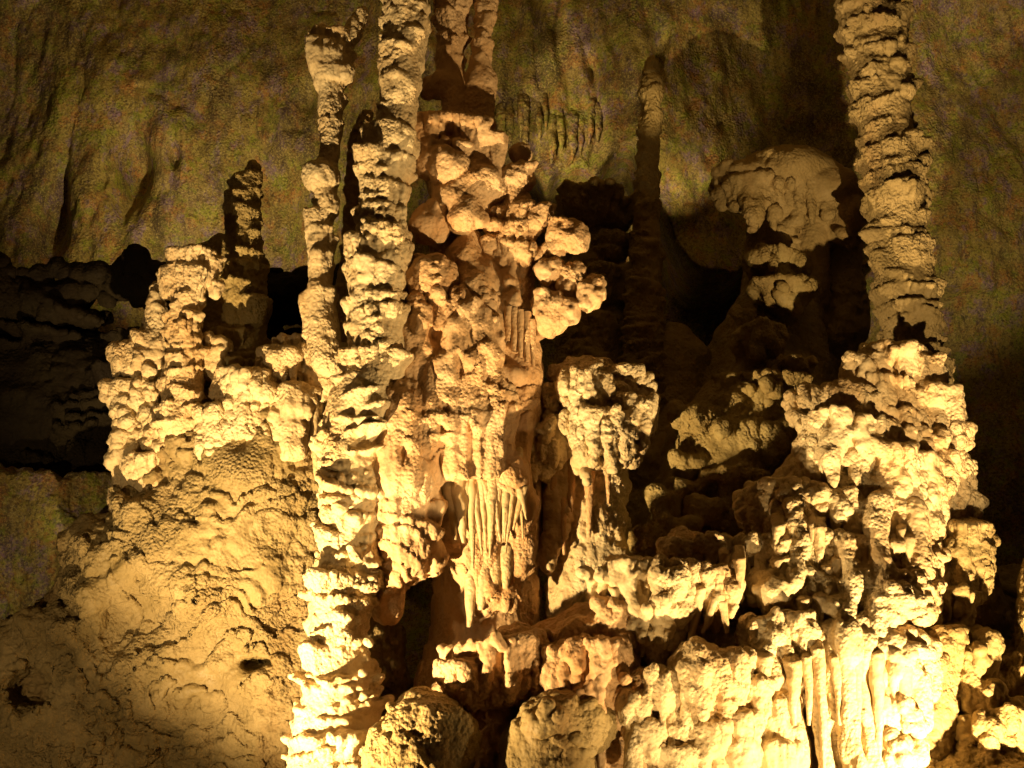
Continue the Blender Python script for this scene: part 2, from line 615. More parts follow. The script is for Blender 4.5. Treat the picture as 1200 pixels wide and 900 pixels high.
def wall_fun(x, z):
    p = np.stack([x, np.zeros_like(x), z], 1)
    n1 = fbm(p / np.array([2.6, 1, 3.4]), 5, 4)
    n2 = fbm(p / np.array([0.55, 1, 1.5]), 9, 4)
    n3 = fbm(p / np.array([0.16, 1, 0.35]), 12, 3)
    y = 20.2 + 1.6 * (1 - sstep(-5.0, -0.5, x)) + 0.03 * x + (0.28 + 0.14 * sstep(-2, 1, x)) * n1 + 0.07 * n2 + 0.030 * n3
    for hx, hz, sx, sz, dp in ((-7.3, 8.8, 0.32, 0.8, 0.9), (-8.6, 8.0, 0.2, 0.9, 0.5), (-4.0, 9.9, 0.2, 0.4, 0.3), (2.65, 10.3, 0.12, 0.5, 0.4), (-6.6, 8.9, 0.12, 0.35, 0.3)):
        y += dp * np.exp(-((x - hx + 0.12 * n2) / sx) ** 2 - ((z - hz + 0.2 * n2) / sz) ** 2)
    drap = sstep(-0.6, 0.4, x) * (1 - sstep(2.6, 3.4, x)) * sstep(6.2, 7.2, z)
    y -= drap * 0.11 * np.abs(np.sin(x * 6.5 + 1.2 * vnoise(p / 0.9, 3)))
    lip = 6.35 + 0.55 * vnoise(p / np.array([1.1, 1, 9.0]), 21) + 0.25 * vnoise(p / np.array([0.3, 1, 9.0]), 22)
    lip = lip - 3.0 * (1 - sstep(-2.5, -1.0, x))
    lip = np.where(x > -0.6, lip + 2.1 * sstep(-0.6, 0.2, x) * (1 - sstep(2.0, 3.4, x)), lip)
    rec = (1 - sstep(lip - 0.25, lip, z)) * sstep(0.8, 3.6, z)
    rec *= 1 - sstep(4.5, 9.5, x)
    y += rec * 2.1
    cr = 1 - np.abs(vnoise(p / np.array([0.9, 1, 1.6]) + 0.35 * np.stack([n2, n2, n1], 1), 71))
    y += 0.05 * cr ** 9
    y -= (1 - sstep(-1.5, 1.0, z)) * 1.2
    v = np.stack([x, y, z], 1)
    return v


tag(sheet("cave_wall", np.arange(-13, 13.5, 0.03), np.arange(-3.5, 14.5, 0.03), wall_fun, WALL), kind="structure")


def floor_fun(x, y):
    p = np.stack([x, y, np.zeros_like(x)], 1)
    z = -3.3 + 0.25 * fbm(p / 2.2, 31, 4) + sstep(12.5, 20, y) * 2.1 + 0.05 * fbm(p / 0.25, 33, 3)
    return np.stack([x, y, z], 1)


tag(sheet("cave_floor", np.arange(-16, 16, 0.08), np.arange(-8, 22, 0.08), floor_fun, DIM), kind="structure")


def roof_fun(x, y):
    p = np.stack([x, y, np.zeros_like(x)], 1)
    z = 13.6 + 0.5 * fbm(p / 2.0, 41, 4)
    return np.stack([x, y, z], 1)


tag(sheet("cave_ceiling", np.arange(-16, 16, 0.2), np.arange(-8, 22.5, 0.2), roof_fun, DIM), kind="structure")

#@@FORMATIONS
# ------------------------------------------------------------------ the tall stacked column
F = Form(101, 14.0, h=0.020, warp=((0.5, 0.06), (0.15, 0.025)))
F.stack([(474, -60, 27), (474, 0, 27), (474, 50, 27), (470, 100, 24), (466, 130, 21), (457, 165, 29), (453, 200, 30),
         (450, 250, 30), (447, 300, 34), (444, 340, 35), (442, 390, 36), (440, 430, 39)], plate=17)
F.stack([(438, 430, 38), (425, 480, 49), (418, 530, 47), (416, 580, 43), (414, 640, 38), (404, 680, 40)], plate=13, flare=0.42, depth=0.9, core=0.82)
F.stack([(402, 675, 40), (396, 720, 40), (396, 760, 41), (399, 800, 46), (398, 850, 56), (394, 900, 66), (390, 980, 84)], plate=15, flare=0.40, core=0.82)
F.scatter(50, 365, 440, 440, 900, 3, 7, 13.56, k=0.05, bow=0.35)
o = F.build("stacked_column", LIME, disp=PLATE)
tag(o, "tallest pale stalagmite of stacked plates, blazing white at its foot", "stalagmite", "stalagmites of stacked plates")

# ------------------------------------------------------------------ slender forked stalagmite on its left
F = Form(102, 14.6, h=0.018, warp=((0.3, 0.03), (0.1, 0.015)))
F.stack([(426, 12, 6), (416, 32, 11), (404, 52, 13)], plate=9, jit=0.2)
F.stack([(378, 38, 10), (388, 55, 22), (390, 80, 25), (388, 102, 15), (388, 130, 15), (388, 155, 14), (383, 188, 13)], plate=15)
F.cup(388, 40, 78, 25, 14).cup(386, 66, 108, 26, 13)
F.ball(376, 208, 22, 21)
F.stack([(384, 225, 13), (383, 245, 14), (374, 256, 15), (376, 285, 18), (376, 320, 15), (375, 340, 15)], plate=11)
F.cup(375, 342, 395, 19, 13).cap([(378, 370, 15), (384, 420, 22)])
o = F.build("slender_stalagmite", LIME, disp=FINE)
tag(o, "slender pale stalagmite with a blunt flared head and a round ball midway", "stalagmite", "stalagmites of stacked plates")

F = Form(103, 15.1, h=0.02, warp=((0.3, 0.03), (0.1, 0.015)))
F.stack([(428, 136, 9), (424, 155, 13), (418, 200, 12), (414, 250, 12), (410, 300, 12), (406, 340, 14), (408, 400, 22)], plate=13)
F.cap([(400, 355, 12), (392, 400, 20)])
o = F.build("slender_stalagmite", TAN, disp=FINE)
tag(o, "thin shaded stalagmite half hidden between the ball stalagmite and the tallest column", "stalagmite", "stalagmites of stacked plates")

# ------------------------------------------------------------------ twin shafts at the top centre
F = Form(104, 14.9, h=0.02, warp=((0.3, 0.03), (0.1, 0.015)))
F.stack([(533, -60, 25), (533, 0, 23), (530, 40, 21), (527, 78, 18)], plate=13, core=0.74, flare=0.4)
F.stack([(574, -60, 15), (571, 0, 14), (566, 50, 13), (563, 78, 13), (563, 110, 16), (563, 135, 15)], plate=12, core=0.74, flare=0.4)
F.cap([(527, 70, 15), (532, 110, 16), (540, 160, 22)])
F.ball(519, 101, 20, 17).ball(501, 104, 8, 14)
F.cap([(563, 75, 12), (564, 95, 17), (562, 130, 16), (566, 165, 17)])
o = F.build("twin_shaft_stalagmite", OCHRE, disp=FINE)
tag(o, "pair of joined ochre shafts rising out of frame behind the tallest column", "stalagmite", "stalagmites of stacked plates")

# ------------------------------------------------------------------ knobbly upper mass and orange pillar
F = Form(105, 14.5, h=0.019, warp=((0.3, 0.06), (0.12, 0.032)), k=0.06)
F.cup(507, 139, 205, 23, 13, D=14.3).cup(545, 143, 200, 28, 14, D=14.35).cup(568, 165, 235, 24, 15, D=14.4)
F.ball(510, 190, 17, 14, D=14.25).ball(530, 195, 26, 20, D=14.25).ball(562, 215, 24, 22, D=14.3)
F.ball(542, 235, 32, 30, D=14.4).ball(540, 258, 18, 18, D=14.2).ball(560, 250, 16, 20)
F.ball(545, 205, 42, 66, 40, D=14.6).scatter(16, 490, 580, 140, 270, 8, 16, 14.15, bow=0.25, k=0.06)
F.ball(505, 263, 20, 22, D=14.3).ball(511, 243, 8, 10, D=14.2)
F.cap([(530, 250, 20), (535, 330, 26), (525, 420, 30)], D=14.8)
F.cap([(548, 282, 12), (545, 300, 20), (556, 335, 28), (560, 370, 30)], D=14.45)
F.stack([(602, 238, 18), (602, 255, 25), (601, 290, 25), (602, 325, 22), (604, 350, 20)], plate=12, flare=0.25)
F.cap([(603, 330, 22), (601, 360, 26), (606, 390, 24), (610, 440, 24)], D=14.6)
F.cap([(575, 300, 14), (580, 340, 26), (585, 380, 30)], D=14.6)
F.ball(505, 327, 28, 27, D=14.2)
F.cap([(505, 340, 26), (505, 400, 34)], D=14.35)
o = F.build("knobbly_dripstone", OCHRE, disp=(('cell', 0.20, 0.03), ('cell', 0.06, 0.014), ('fbm', 0.07, 0.008)))
tag(o, "knobbly orange dripstone heap with a thick short pillar right of the tallest column", "dripstone")
root = o
# ball and bracket knobs growing from it
for i, (lst, D, lab) in enumerate([
        ([(610, 184, 12, 11), (609, 177, 9, 8)], 14.5, "small cap knob at the top"),
        ([(606, 211, 21, 17), (598, 218, 14, 12)], 14.45, "orange knob below the small cap"),
        ([(629, 257, 17, 19), (640, 244, 8, 5)], 14.35, None),
        ([(663, 275, 22, 19), (652, 292, 12, 10), (676, 282, 12, 12)], 14.3, "outermost round knob"),
        ([(643, 318, 18, 15)], 14.35, None),
        ([(671, 320, 16, 14), (665, 336, 12, 12)], 14.35, None),
        ([(690, 346, 17, 17), (698, 332, 9, 9)], 14.3, "knob at the tip of the branch"),
        ([(643, 362, 19, 22), (655, 378, 13, 13), (668, 366, 15, 18), (640, 385, 10, 12)], 14.3, None)]):
    K = Form(200 + i, D, h=0.016, warp=((0.2, 0.05), (0.09, 0.03)), k=0.05)
    for q in lst:
        K.ball(q[0], q[1], q[2], q[3])
        K.cup(q[0], q[1] - q[3] * 0.7, q[1] + q[3] * 0.9, q[2] * 0.95, q[2] * 0.6)
    o = K.build("knob", OCHRE, root, disp=FINE)
    if lab: o["label"] = lab
K = Form(215, 14.45, h=0.018, k=0.05)
K.cap([(600, 400, 14), (625, 385, 13), (645, 372, 10), (672, 350, 9), (690, 345, 8)]).cap([(606, 300, 12), (630, 300, 8), (655, 285, 7)])
K.cap([(605, 215, 12), (603, 240, 12)]).cap([(645, 320, 8), (640, 350, 9)]).cap([(610, 195, 7), (606, 212, 9)]).cap([(620, 275, 10), (630, 258, 9)])
K.cap([(668, 322, 8), (664, 345, 8)])
K.build("branch", OCHRE, root, disp=FINE)

# ------------------------------------------------------------------ great flowstone with draperies
F = Form(106, 14.7, h=0.021, warp=((0.5, 0.06), (0.16, 0.025)), k=0.07)
F.ball(520, 430, 72, 70, 60).ball(505, 380, 38, 40, 40, D=14.4).ball(560, 400, 40, 50, 40, D=14.5)
F.ball(470, 430, 40, 60, 40, D=14.4).ball(520, 470, 66, 36, 50, D=14.4)
F.ball(500, 440, 52, 58, 46, D=14.4).ball(552, 405, 48, 56, 44, D=14.5).ball(545, 470, 58, 46, 46, D=14.4)
F.fringe([(458, 474, 13.98), (505, 484, 13.92), (560, 468, 13.95)], ln=(16, 40), r=(4, 8))
for i in range(26):
    x, y = F.rng.uniform(462, 590), F.rng.uniform(350, 420)
    F.cap([(x + F.rng.uniform(-6, 6) * q, y + 22 * q, F.rng.uniform(5, 12), 13.98 + ((x - 520) / 70) ** 2 * 0.16 + F.rng.uniform(-0.03, 0.05)) for q in range(4)], k=0.06)
F.cap([(605, 430, 30), (604, 480, 28), (600, 530, 24), (610, 590, 20), (605, 660, 16)], D=14.7)
F.ball(600, 440, 24, 20, D=14.5)
F.cap([(480, 490, 46), (472, 560, 44), (468, 610, 34), (470, 690, 26)], D=14.15, k=0.1)
F.cap([(545, 500, 66), (548, 560, 62), (550, 610, 52)], D=14.75, k=0.1, sq=0.7)
F.cup(545, 478, 560, 62, 52, D=14.35, depth=0.7)
F.ball(595, 560, 26, 40, 30, D=14.5)
F.ball(555, 610, 44, 46, 34, D=14.2, k=0.06, cut=True).ball(505, 735, 60, 62, 70, D=14.1, k=0.08, cut=True)
F.cap([(555, 600, 44), (562, 650, 38), (566, 690, 26), (556, 726, 7)], D=14.85, k=0.08)
F.cap([(600, 620, 22), (600, 660, 20), (594, 700, 14)], D=14.8)
F.cap([(565, 560, 70), (570, 700, 60), (560, 860, 80)], D=15.7, k=0.1)
F.ball(478, 640, 34, 26, 34, D=14.25).ball(498, 622, 16, 12, 14, D=14.1).ball(455, 690, 22, 40, 24, D=14.3).ball(500, 650, 20, 22, D=14.3)
F.scatter(60, 455, 585, 345, 475, 7, 17, 14.12, bow=0.25).scatter(24, 484, 528, 302, 350, 5, 11, 13.98, bow=0.2)
F.scatter(40, 440, 505, 470, 640, 8, 16, 14.08, bow=0.1)
F.saw(0.30, 0.04, 1.3).noise((0.09, 0.09, 0.6), 0.03)
o = F.build("flowstone_mass", OCHRE, disp=FLOW)
tag(o, "huge ochre flowstone with drapery fringes against the tallest column", "flowstone")
root = o
# hanging drapery strands
st = [(474, 478, 470, 512, 7), (486, 480, 500, 512, 10), (498, 486, 507, 512, 8), (530, 470, 527, 487, 5), (541, 468, 538, 486, 5),
      (494, 520, 508, 618, 6), (503, 522, 513, 600, 5), (512, 526, 532, 610, 7), (520, 560, 533, 648, 9), (536, 565, 543, 640, 9),
      (551, 540, 551, 652, 6), (558, 560, 560, 640, 5), (563, 565, 566, 648, 6), (571, 560, 568, 630, 5), (578, 566, 577, 650, 6),
      (586, 568, 582, 610, 4), (590, 570, 590, 622, 5), (597, 560, 597, 655, 6), (604, 565, 598, 640, 5), (612, 565, 603, 630, 5),
      (541, 530, 548, 600, 8), (528, 535, 522, 590, 8), (560, 520, 556, 560, 6), (490, 500, 488, 545, 6)]
rq = random.Random(3)
st = [(a + rq.uniform(-3, 3), b + rq.uniform(-14, 8), c + rq.uniform(-6, 5), d + rq.uniform(-28, 14), r * rq.uniform(0.6, 1.15)) for a, b, c, d, r in st]
for i in range(22):                                   # short strands between the long ones
    x = rq.uniform(496, 616)
    st.append((x, rq.uniform(520, 580), x + rq.uniform(-1, 8), rq.uniform(585, 640), rq.uniform(2.5, 5)))
for i, (x0, y0, x1, y1, r) in enumerate(st):
    dripstone([(x0, y0 - 20, r * 0.8, 14.7), (x0, y0, r * 1.35, 14.3), (0.5 * (x0 + x1), 0.5 * (y0 + y1), r * 0.8, 14.28), (x1, y1, r * 0.22, 14.3)],
              14.3, SILK, root, 300 + i, wob=0.14)
for i, (x, y0, y1, r) in enumerate([(552, 640, 735, 8), (566, 640, 715, 10), (580, 645, 705, 9), (594, 640, 690, 9)]):
    dripstone([(x, y0, r, 14.62), (x, (y0 + y1) / 2, r, 14.6), (x - 2, y1, r * 0.4, 14.6)], 14.6, SILK, root, 340 + i, name="drip_column", wob=0.1)
# teeth of the orange pillar
for i, (x0, y0, x1, y1, r) in enumerate([(603, 372, 602, 412, 5), (610, 374, 610, 420, 5), (617, 376, 617, 425, 5), (596, 370, 595, 400, 5), (624, 385, 625, 430, 4)]):
    dripstone([(x0, y0 - 10, r * 1.3), (x0, y0, r * 1.2), (x1, y1, r * 0.5)], 14.25, OCHRE, root, 350 + i, wob=0.12)

# ------------------------------------------------------------------ mushroom flowstone
F = Form(107, 14.9, h=0.019, warp=((0.3, 0.05), (0.12, 0.03)), k=0.04)
F.ball(690, 447, 34, 26, 40).ball(722, 456, 34, 24, 34).ball(745, 470, 22, 16, 24).cup(700, 452, 545, 44, 20, depth=0.9, tilt=(-.35, 0), crust=22, drips=6)
F.cup(738, 468, 545, 30, 8, D=14.65, tilt=(-.3, 0), crust=12, drips=3).cup(680, 440, 500, 26, 14, D=14.6, crust=10, drips=3)
F.cup(712, 485, 540, 36, 16, D=14.55, crust=14, drips=5).cup(690, 505, 545, 26, 12, D=14.6, crust=8, drips=4)
F.scatter(34, 665, 762, 426, 470, 4, 8, 14.5, bow=0.2)
F.cup(644, 455, 500, 18, 10, D=14.8).cup(640, 498, 560, 22, 10, D=14.8, crust=8, drips=4).cap([(650, 500, 20), (655, 600, 16), (640, 660, 10)], D=15.1)
F.cap([(690, 520, 44), (690, 620, 44), (700, 760, 60)], D=15.6, k=0.1)
F.noise((0.07, 0.07, 0.35), 0.02)
o = F.build("mushroom_flowstone", LIME, disp=KNOB)
tag(o, "mushroom shaped pale flowstone bracket beside the drapery fringes with black shadow below", "flowstone")
for i, (x0, y0, y1, r) in enumerate([(628, 540, 640, 7), (648, 560, 610, 6), (668, 545, 600, 7), (690, 548, 630, 7), (712, 545, 590, 5), (660, 590, 650, 5)]):
    dripstone([(x0, y0 - 20, r * 1.4, 15.1), (x0, y0, r, 15.0), (x0 + 1, y1, r * 0.3, 15.0)], 15.0, OCHRE, o, 360 + i)

# ------------------------------------------------------------------ left bank
F = Form(108, 15.6, h=0.028, warp=((0.8, 0.12), (0.25, 0.05)), k=0.25)
F.ball(300, 560, 110, 110, 90).ball(330, 470, 62, 60, 60).ball(260, 650, 140, 110, 100, D=15.8).ball(200, 810, 240, 130, 110, D=16.3)
F.ball(150, 690, 70, 56, 70, D=15.9).ball(330, 800, 150, 200, 90, D=16.0).ball(70, 860, 190, 110, 90, D=16.4)
F.ball(250, 530, 50, 50, 50).ball(120, 640, 34, 30, 40, D=15.4).ball(60, 770, 90, 30, 50, D=16.0)
F.cup(160, 668, 700, 60, 44, D=15.15, depth=0.5, tilt=(.35, 0))
F.ball(30, 815, 34, 26, 60, D=15.3, k=0.05, cut=True).ball(300, 775, 18, 8, 30, D=15.1, k=0.04, cut=True)
F.scatter(120, 215, 370, 440, 600, 6, 17, 14.95, k=0.03, bow=0.35)
F.cup(122, 636, 690, 40, 26, D=15.3, depth=0.7, crust=14).cup(170, 590, 640, 40, 30, D=15.2, depth=0.7, crust=12).cup(95, 735, 775, 60, 40, D=15.5, depth=0.6, crust=8)
F.scatter(200, 150, 370, 560, 700, 3, 9, 14.98, k=0.04, bow=0.35).scatter(90, 20, 330, 740, 900, 3, 9, 15.2, k=0.04, bow=0.2)
F.saw(0.4, 0.10, 1.4).noise((0.3, 0.3, 0.3), 0.05).noise((0.07, 0.07, 0.3), 0.02)
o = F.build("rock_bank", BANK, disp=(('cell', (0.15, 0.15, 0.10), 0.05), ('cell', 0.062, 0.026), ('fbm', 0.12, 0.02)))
tag(o, "broad tan rock bank sloping down to the left of the tallest column", "rock bank")

F = Form(109, 15.0, h=0.022, warp=((0.3, 0.04), (0.12, 0.02)))
F.cup(358, 402, 455, 46, 26, D=15.2, depth=0.9, crust=22, drips=1).cup(330, 410, 450, 26, 10, D=14.9, crust=22, drips=1).cup(380, 410, 465, 26, 18, D=15.0, crust=22, drips=1)
F.cup(300, 445, 520, 50, 40, D=15.1, crust=22, drips=1).cup(262, 480, 540, 34, 24, D=15.0, crust=22, drips=1).cup(345, 455, 540, 30, 26, D=14.9, crust=22, drips=1)
o = F.build("rock_ledge", LIME, disp=KNOB)
tag(o, "bright ledge with a crusted rim between left stalagmite and tallest column", "rock ledge")
dripstone([(362, 425, 9, 14.9), (366, 450, 7), (368, 500, 6), (372, 560, 4)], 14.8, SILK, o, 380)

# ------------------------------------------------------------------ dark ridge behind the bank
F = Form(129, 17.0, h=0.03, warp=((0.7, 0.12), (0.2, 0.05)), k=0.10)
F.cap([(-120, 372, 40), (0, 350, 26), (60, 356, 24), (120, 322, 18), (150, 326, 16), (200, 345, 22), (300, 352, 26), (420, 350, 30)], D=16.9)
F.scatter(40, -20, 330, 305, 350, 5, 16, 16.8)
F.cap([(-120, 460, 90), (60, 470, 80), (200, 470, 80), (420, 470, 80)], D=17.1, sq=0.4).cap([(-120, 640, 140), (80, 640, 120), (250, 640, 120)], D=17.1, sq=0.4)
F.cap([(-120, 800, 140), (80, 800, 120), (250, 800, 120)], D=17.1, sq=0.4)
for i in range(36):
    x, y = F.rng.uniform(-40, 320), F.rng.uniform(330, 560)
    F.cup(x, y, y + F.rng.uniform(8, 20), F.rng.uniform(20, 60), 34, D=16.95, depth=0.6)
F.noise((0.1, 0.1, 0.6), 0.03)
o = F.build("rear_ridge", SHADED_ROCK, disp=KNOB)
tag(o, "dark layered rock ridge behind the left pinnacle, silhouetted against the olive wall", "rock ridge")

F = Form(130, 16.7, h=0.03, warp=((0.9, 0.2), (0.25, 0.07)), k=0.15)
F.cap([(-220, 625, 95), (20, 640, 85), (200, 660, 80)], D=16.55, sq=0.55).cap([(-220, 740, 110), (60, 740, 90), (190, 740, 90)], D=16.9, sq=0.5)
F.noise((0.12, 0.12, 0.7), 0.09).noise((0.4, 0.4, 0.4), 0.10)
o = F.build("rear_bank", WALL, disp=FINE)
tag(o, "dim olive bank of fluted rock at the left edge below the dark layered ridge", "rock bank")

# ------------------------------------------------------------------ left stalagmites
F = Form(110, 15.0, h=0.018, warp=((0.3, 0.035), (0.1, 0.018)))
F.cup(225, 296, 330, 31, 20).cup(218, 318, 350, 29, 20).cup(248, 303, 325, 15, 7).cup(253, 328, 348, 9, 5)
F.cup(206, 320, 345, 18, 10)
F.stack([(219, 340, 22), (218, 365, 21), (216, 400, 22), (214, 430, 24), (214, 470, 26), (212, 500, 28)], plate=9, flare=0.28)
o = F.build("stalagmite", LIME, disp=FINE)
tag(o, "stubby ribbed stalagmite with a flared crown standing on the left bank", "stalagmite", "stalagmites of stacked plates")

F = Form(111, 15.3, h=0.02, warp=((0.3, 0.04), (0.1, 0.02)))
F.stack([(186, 342, 10), (184, 365, 13), (181, 395, 14), (176, 420, 20)], plate=12)
F.cup(172, 395, 420, 18, 10, crust=9, drips=0).cup(146, 408, 440, 17, 9, crust=9, drips=0).cup(170, 415, 460, 22, 12, crust=9, drips=0).cup(132, 448, 470, 14, 6, crust=9, drips=0).cup(168, 450, 485, 26, 12, crust=9, drips=0)
F.cup(148, 465, 505, 18, 10, crust=9, drips=0).cup(185, 482, 510, 24, 12, crust=9, drips=0).cup(150, 510, 545, 18, 10, crust=9, drips=0).cup(145, 535, 585, 15, 8, crust=9, drips=0).cup(200, 508, 540, 34, 22, crust=9, drips=0).cup(175, 540, 580, 30, 18, crust=9, drips=0)
F.cup(258, 398, 425, 16, 8, D=15.2, crust=9, drips=0).cup(252, 415, 445, 12, 8, D=15.2, crust=9, drips=0)
F.cap([(182, 400, 14), (170, 480, 26), (170, 580, 40), (190, 660, 60)], D=15.6)
o = F.build("crusted_pinnacle", LIME, disp=KNOB)
tag(o, "crumbly pinnacle of small crusted brackets at the left edge of the bank", "pinnacle")

F = Form(112, 15.7, h=0.02, warp=((0.3, 0.03), (0.1, 0.02)))
F.stack([(296, 194, 7), (295, 206, 9), (288, 214, 18), (283, 240, 21), (286, 270, 22), (286, 310, 25), (284, 350, 28), (280, 400, 38), (275, 480, 50)], plate=16, flare=0.3)
F.ball(245, 296, 14, 12).cap([(262, 290, 16), (258, 400, 26)])
F.cup(275, 330, 352, 20, 10, D=15.4).cup(300, 350, 380, 20, 10, D=15.4)
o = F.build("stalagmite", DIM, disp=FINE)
tag(o, "dark shaded stalagmite with a lit knobbed tip behind the stubby ribbed one", "stalagmite", "stalagmites of stacked plates")

# ------------------------------------------------------------------ right: tall column
F = Form(113, 15.5, h=0.021, warp=((0.4, 0.05), (0.14, 0.025)))
F.stack([(1012, -60, 38), (1016, 0, 37), (1028, 50, 36), (1031, 100, 36), (1038, 150, 35), (1047, 200, 37), (1052, 250, 36),
         (1054, 300, 34), (1062, 350, 38), (1068, 390, 36), (1078, 430, 34), (1085, 500, 40)], plate=12, flare=0.34, core=0.84)
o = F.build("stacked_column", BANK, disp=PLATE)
tag(o, "tall ringed stalagmite rising from the bright right cascade out of frame", "stalagmite", "stalagmites of stacked plates")

# ------------------------------------------------------------------ right: upper cascade
F = Form(114, 14.6, h=0.019, warp=((0.4, 0.06), (0.13, 0.03)), k=0.05)
F.cap([(1058, 440, 34, 15.0), (1050, 500, 56, 15.1), (1045, 560, 76, 15.0), (1045, 640, 86, 14.8)], k=0.1, sq=0.75)
for x, y, r in [(1050, 407, 36), (1075, 425, 26), (1015, 424, 24), (1035, 448, 34), (1090, 452, 34), (1100, 480, 22), (1060, 486, 36)]:
    F.cup(x, y, y + F.rng.uniform(46, 80), r, r * 0.72, D=float(np.interp(y, [400, 500, 600], [14.65, 14.3, 14.0])) + abs(x - 1020) * 0.002, crust=12, drips=7)
F.fringe([(948, 466, 14.25), (985, 456, 14.05), (1020, 462, 14.1)], ln=(20, 44)).fringe([(1030, 500, 14.0), (1075, 508, 14.05), (1112, 500, 14.3)], ln=(20, 50))
F.cup(992, 490, 596, 52, 26, D=14.0, crust=16, drips=14).cup(962, 494, 575, 24, 6, D=13.95, crust=8, drips=7).cup(1035, 520, 620, 44, 30, D=13.95, crust=10, drips=14)
F.cup(1080, 535, 620, 36, 26, D=14.2, crust=12, drips=8).cup(1105, 510, 600, 22, 16, D=14.5, crust=8, drips=5)
F.cup(1112, 545, 600, 26, 18, D=14.7, crust=10).cup(1138, 580, 600, 14, 8, D=14.7, crust=6)
F.noise((0.07, 0.07, 0.4), 0.022)
o = F.build("flowstone_cascade", LIME, disp=KNOB)
tag(o, "bright crusted upper cascade at the foot of the tall right column", "flowstone", "tiers of the right flowstone cascade")

F = Form(115, 14.0, h=0.019, warp=((0.35, 0.05), (0.12, 0.025)), k=0.05)
F.cap([(1030, 560, 70, 14.75), (1000, 620, 110, 14.75), (990, 680, 125, 14.6), (985, 760, 130, 14.4)], k=0.1, sq=0.7)
F.fringe([(886, 580, 13.95), (930, 572, 13.7), (985, 580, 13.55), (1045, 588, 13.6), (1090, 602, 13.85)], ln=(30, 70), r=(4.5, 9))
F.fringe([(846, 634, 13.75), (890, 630, 13.6), (940, 634, 13.45), (1000, 640, 13.35), (1050, 640, 13.4), (1092, 660, 13.7)], ln=(28, 60), r=(4.5, 9))
F.fringe([(888, 672, 13.5), (940, 672, 13.3), (1000, 676, 13.2), (1060, 684, 13.25), (1092, 700, 13.5)], ln=(24, 48), r=(5, 10))
F.cap([(1030, 590, 14, 13.5), (1026, 640, 12, 13.35), (1034, 690, 16, 13.2), (1030, 740, 16, 13.05)]).cap([(1072, 600, 14, 13.6), (1078, 650, 14, 13.5), (1070, 720, 18, 13.3)])
F.cap([(992, 640, 9, 13.35), (996, 680, 10, 13.2), (990, 726, 12, 13.05)]).cap([(930, 590, 9, 13.6), (936, 640, 10, 13.4), (930, 690, 9, 13.25)])
F.ball(906, 695, 20, 18, D=13.3).ball(975, 712, 12, 12, D=13.15).ball(1045, 705, 30, 24, D=13.2).scatter(24, 1020, 1075, 690, 728, 4, 9, 13.0, bow=0.1)
F.noise((0.07, 0.07, 0.4), 0.022)
o = F.build("flowstone_cascade", LIME, disp=KNOB)
tag(o, "middle tier of the right cascade fringed with short blunt dripstones", "flowstone", "tiers of the right flowstone cascade")
root = o
rr = random.Random(7)
for i in range(34):
    row = i % 3
    x = [rr.uniform(890, 1080), rr.uniform(845, 1000), rr.uniform(920, 1070)][row]
    y = [rr.uniform(618, 650), rr.uniform(655, 672), rr.uniform(690, 725)][row]
    d = [13.35, 13.3, 13.15][row]
    r = rr.uniform(5, 10)
    dripstone([(x, y - 26, r * 0.7, d + 0.4), (x, y - 6, r * 1.0, d + 0.04), (x + rr.uniform(-3, 3), y + rr.uniform(14, 34), r * 0.3, d)], d, SILK, root, 400 + i, wob=0.25)

# lower tier: drapery columns
F = Form(116, 13.4, h=0.019, warp=((0.3, 0.04), (0.13, 0.025)), k=0.05)
for x, y, r in [(900, 725, 26), (928, 720, 26), (958, 735, 20), (990, 728, 26), (1018, 745, 20), (1045, 738, 28), (1072, 748, 24), (980, 760, 18)]:
    F.cup(x, y, y + F.rng.uniform(50, 90), r, r * 0.6, D=13.1 + abs(x - 985) * 0.002, crust=10, drips=5)
F.stack([(905, 745, 22), (912, 790, 22), (910, 815, 20), (915, 835, 28), (908, 880, 30), (900, 960, 50)], plate=34, flare=0.3, D=13.15)
F.cap([(945, 740, 12), (950, 790, 9), (962, 850, 8), (972, 910, 9), (978, 980, 10)], D=13.0, k=0.03)
F.cap([(988, 745, 18), (995, 790, 13), (993, 850, 10), (1003, 910, 13), (1005, 980, 15)], D=12.95, k=0.03)
F.cap([(968, 770, 8), (972, 800, 14), (975, 850, 16), (978, 910, 14), (980, 980, 14)], D=13.15, k=0.03)
F.cap([(1012, 750, 12), (1010, 800, 8), (1020, 860, 12), (1026, 980, 14)], D=13.0, k=0.03)
F.stack([(1042, 760, 24), (1046, 800, 20), (1040, 840, 18), (1044, 900, 22), (1042, 980, 28)], plate=30, flare=0.22, D=13.05)
F.stack([(1068, 760, 18), (1070, 810, 18), (1066, 850, 16), (1070, 900, 20), (1072, 980, 24)], plate=30, flare=0.22, D=13.15)
F.cap([(930, 770, 9), (928, 820, 7), (935, 880, 10), (940, 980, 14)], D=13.1, k=0.03)
F.scatter(26, 885, 935, 740, 860, 7, 13, 12.98, bow=0.1).scatter(24, 1030, 1082, 760, 890, 7, 12, 12.9, bow=0.1)
F.cap([(985, 740, 110, 14.5), (985, 980, 130, 14.5)], sq=0.5, k=0.08)
F.noise((0.06, 0.06, 0.4), 0.018)
o = F.build("flowstone_cascade", LIME, disp=(('cell', (0.12, 0.12, 0.22), 0.03), ('cell', (0.05, 0.05, 0.09), 0.012)))
tag(o, "lowest tier of the right cascade, a row of long pale drapery pillars", "flowstone", "tiers of the right flowstone cascade")
root = o
